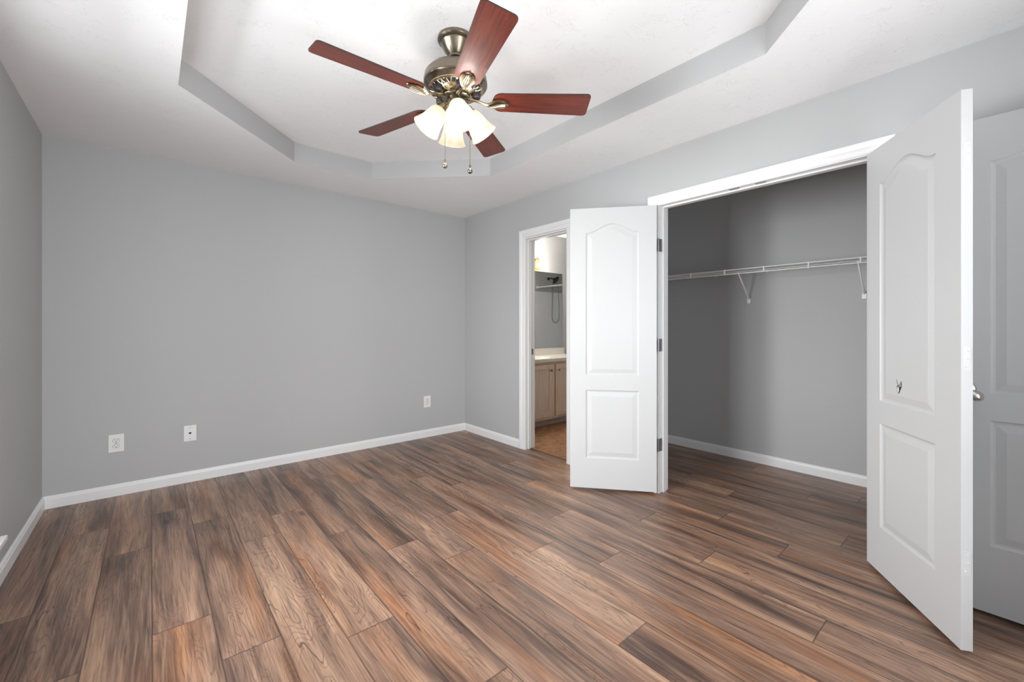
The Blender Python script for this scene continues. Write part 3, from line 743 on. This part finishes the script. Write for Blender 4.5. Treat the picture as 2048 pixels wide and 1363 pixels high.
# ------------------------------------------------------------------ bathroom
VX0, VX1, VFY = EX2+.010, 4.43, 3.575
van = empty('vanity_cabinet', (VX0, NY, 0)); tag(van, 'pale oak bathroom vanity cabinet seen through the doorway', 'cabinet')
def vb(*b): return tuple([b[0]-VX0, b[1]-VX0, b[2]-NY, b[3]-NY, b[4], b[5]])
link('body', B(vb(VX0, VX1-.005, VFY, NY-.004, .085, .768)), OAK, van)
link('toe_kick', B(vb(VX0, VX1-.005, VFY+.07, NY-.004, 0, .085)), mat('pale toe kick board', (.52, .47, .42), .6), van)
def cdoor(x0, x1, knobx):
    bm = bmesh.new(); z0, z1, y = .118, .738, VFY
    r = .052
    box(bm, *vb(x0, x0+r, y-.019, y, z0, z1)); box(bm, *vb(x1-r, x1, y-.019, y, z0, z1))
    box(bm, *vb(x0+r, x1-r, y-.019, y, z0, z0+r)); box(bm, *vb(x0+r, x1-r, y-.019, y, z1-r, z1))
    box(bm, *vb(x0+r-.004, x1-r+.004, y-.010, y-.002, z0+r-.004, z1-r+.004))
    d = link('cabinet_door', bm, OAK, van, bevel=.002)
    link('knob', L([(0, 0), (.005, 0), (.005, .012), (.013, .016), (.015, .022), (.010, .028), (0, .030)], 18, axis_matrix(vb(knobx, 0, y-.019, 0, .668, 0)[0:1]+(y-.019-NY, .668), (0, -1, 0))), mat('dark brass knob', (.25, .19, .12), .3, .9), d, smooth=True)
    # darker routed outer edge
    e = .004; bm = bmesh.new()
    for q in ((x0-e, x0, z0-e, z1+e), (x1, x1+e, z0-e, z1+e), (x0, x1, z0-e, z0), (x0, x1, z1, z1+e)): box(bm, *vb(q[0], q[1], y-.012, y, q[2], q[3]))
    link('door_edge', bm, OAKD, d)
cdoor(3.300, 3.664, 3.628); cdoor(3.722, 4.086, 3.762)
bm = bmesh.new()
link('drawer_front', B(vb(4.13, 4.40, VFY-.019, VFY, .118, .738)), OAK, van, bevel=.002)
ct = bmesh.new()
sx, sy = 3.62, 3.80
# counter with an oval bowl sunk into it
NX = 36; x0, x1, y0, y1, zt, zb = VX0, VX1, VFY-.025, NY-.001, .806, .770
CA = [2*PI*i/NX for i in range(NX)]
for qx, qy in ((x1, y1), (x0, y1), (x0, y0), (x1, y0)):       # snap the nearest spokes to the slab corners
    qa = math.atan2(qy-sy, qx-sx) % (2*PI); CA[min(range(NX), key=lambda i: abs((CA[i]-qa+PI) % (2*PI)-PI))] = qa
ring = []
for i in range(NX):
    a = CA[i]; c_, s_ = math.cos(a), math.sin(a)
    k = min(((x1-sx) if c_ > 0 else (sx-x0))/max(abs(c_), 1e-6), ((y1-sy) if s_ > 0 else (sy-y0))/max(abs(s_), 1e-6))
    ring.append((sx+c_*k, sy+s_*k))
rows = [[ct.verts.new((x, y, zt)) for x, y in ring]]
for rr, zz in ((1.06, zt), (1.0, zt-.004), (.93, zt-.02), (.75, zt-.031), (.4, zt-.033), (.05, zt-.034)):
    rows.append([ct.verts.new((sx+.215*rr*math.cos(2*PI*i/NX), sy+.15*rr*math.sin(2*PI*i/NX), zz)) for i in range(NX)])
for a, b in zip(rows, rows[1:]):
    for i in range(NX): ct.faces.new((a[i], a[(i+1) % NX], b[(i+1) % NX], b[i]))
ct.faces.new(rows[-1])
box(ct, x0, x1, y0, y0+.02, zb, zt-.0005); box(ct, x1-.02, x1, y0+.02, y1, zb, zt-.0005)
box(ct, x0, x1, NY-.020, NY-.001, zt, .896)
top_o = link('countertop', ct, CTOP); tag(top_o, 'cream marble vanity top with backsplash and moulded basin', 'countertop')
fc = empty('faucet', (3.64, 4.02, .807)); tag(fc, 'dark bronze faucet at the vanity basin', 'faucet')
link('spout', T([(0, 0, 0), (0, 0, .07), (0, -.03, .105), (0, -.08, .105), (0, -.115, .075)], [.016, .013, .011, .010, .010], 12), BLACK, fc, smooth=True)
for s in (-1, 1):
    bm = bmesh.new(); tube(bm, [(s*.1, 0, 0), (s*.1, 0, .10)], .014, 12); tube(bm, [(s*.085, 0, .175), (s*.10, -.01, .165), (s*.118, -.015, .14), (s*.124, -.02, .11), (s*.1, -.005, .095)], [.006, .008, .010, .010, .009], 8)
    link('tap_handle', bm, BLACK, fc, smooth=True)
mr_ = bmesh.new(); box(mr_, VX0+.02, 4.395, NY-.006, NY, .900, 1.925)
mo = link('mirror', mr_, MIRR); tag(mo, 'frameless bathroom mirror above the vanity', 'mirror')
vl = empty('vanity_light', (3.62, NY, 2.0)); tag(vl, 'brass vanity light with amber glass globe above the mirror', 'wall light')
link('back_plate', B((-.35, .30, -.022, 0, -.035, .035)), BRASSL, vl, bevel=.004)
for dx in (-.24, 0, .235):
    bm = bmesh.new(); lathe(bm, [(0, .075), (.030, .070), (.050, .045), (.056, 0), (.050, -.045), (.034, -.062), (.034, -.060)], 28, Matrix.Translation((dx, -.085, -.01)))
    g = link('glass_globe', bm, AMBER, vl, smooth=True)
    link('lamp_holder', T([(dx, -.01, .05), (dx, -.05, .085), (dx, -.085, .080), (dx, -.085, .045)], .010, 8), BRASSL, vl)
    bb_ = L([(0, .035), (.018, .028), (.026, 0), (.018, -.026), (0, -.034)], 20, Matrix.Translation((dx, -.085, -.01))); link('bulb', bb_, BULB, g, smooth=True)
    l = bpy.data.lights.new('vanity_bulb_light', 'POINT'); l.energy = 13; l.color = (1, .96, .90); l.shadow_soft_size = .05
    lo = bpy.data.objects.new('vanity_bulb_light', l); C.objects.link(lo); lo.location = (3.62+dx, NY-.17, 1.99)
# tub and shower at the far end, seen in the mirror
tub = bmesh.new(); tx0, tx1 = 5.44, BX1-.03
box(tub, tx0, tx0+.07, BY0+.006, NY-.006, 0, .42); box(tub, tx0+.07, tx1, BY0+.006, NY-.006, 0, .10)
box(tub, tx0+.07, tx1, BY0+.006, BY0+.10, .1, .42); box(tub, tx0+.07, tx1, NY-.10, NY-.001, .1, .42); box(tub, tx1-.06, tx1, BY0+.10, NY-.10, .1, .42)
to = link('bathtub', tub, ACRY, bevel=.012); tag(to, 'white bathtub below the shower, reflected in the mirror', 'bathtub')
ss = B((tx0, tx1, BY0+.006, BY0+.022, .45, 1.845), (tx1-.022, tx1, BY0+.022, NY-.022, .421, 1.845), (tx0, tx1, NY-.022, NY-.001, .421, 1.845))
so = link('shower_surround', ss, ACRY, bevel=.006); tag(so, 'white acrylic shower wall surround seen in the mirror', 'shower surround')
sh = empty('handheld_shower', (5.80, BY0, 2.10)); tag(sh, 'dark handheld shower with grey hose on the shower wall', 'handheld shower')
bm = bmesh.new(); lathe(bm, [(0, 0), (.03, 0), (.028, .008), (.012, .012), (0, .012)], 20, axis_matrix((0, 0, 0), (0, 1, 0))); tube(bm, [(0, .005, 0), (0, .08, .005), (0, .14, -.03)], .011, 10)
link('shower_arm', bm, BLACK, sh, smooth=True)
bm = bmesh.new(); lathe(bm, [(0, -.06), (.018, -.05), (.03, -.02), (.075, .0), (.080, .012), (.076, .02), (0, .02)], 28, axis_matrix((0, .19, -.035), (0.25, .6, -.5)))
link('spray_head', bm, BLACK, sh, smooth=True)
pts = [(0, .12, -.05), (.01, .10, -.2), (.01, .09, -.6)]
for i in range(9):
    a = PI*i/8; pts.append((.01, .09+.09*(1-math.cos(a)), -.74-.10*math.sin(a)))
pts += [(.01, .27, -.55), (.01, .25, -.2), (.01, .20, -.07)]
link('shower_hose', T(pts, .008, 8), HOSE, sh, smooth=True)
rod = T([(5.50, BY0+.006, 1.92), (5.50, BY0+.02, 1.92), (5.50, NY-.02, 1.92), (5.50, NY-.001, 1.92)], [.030, .0125, .0125, .030], 16)
ro = link('shower_rod', rod, TRIM, smooth=True); tag(ro, 'white shower curtain rod across the tub, seen in the mirror', 'curtain rod')
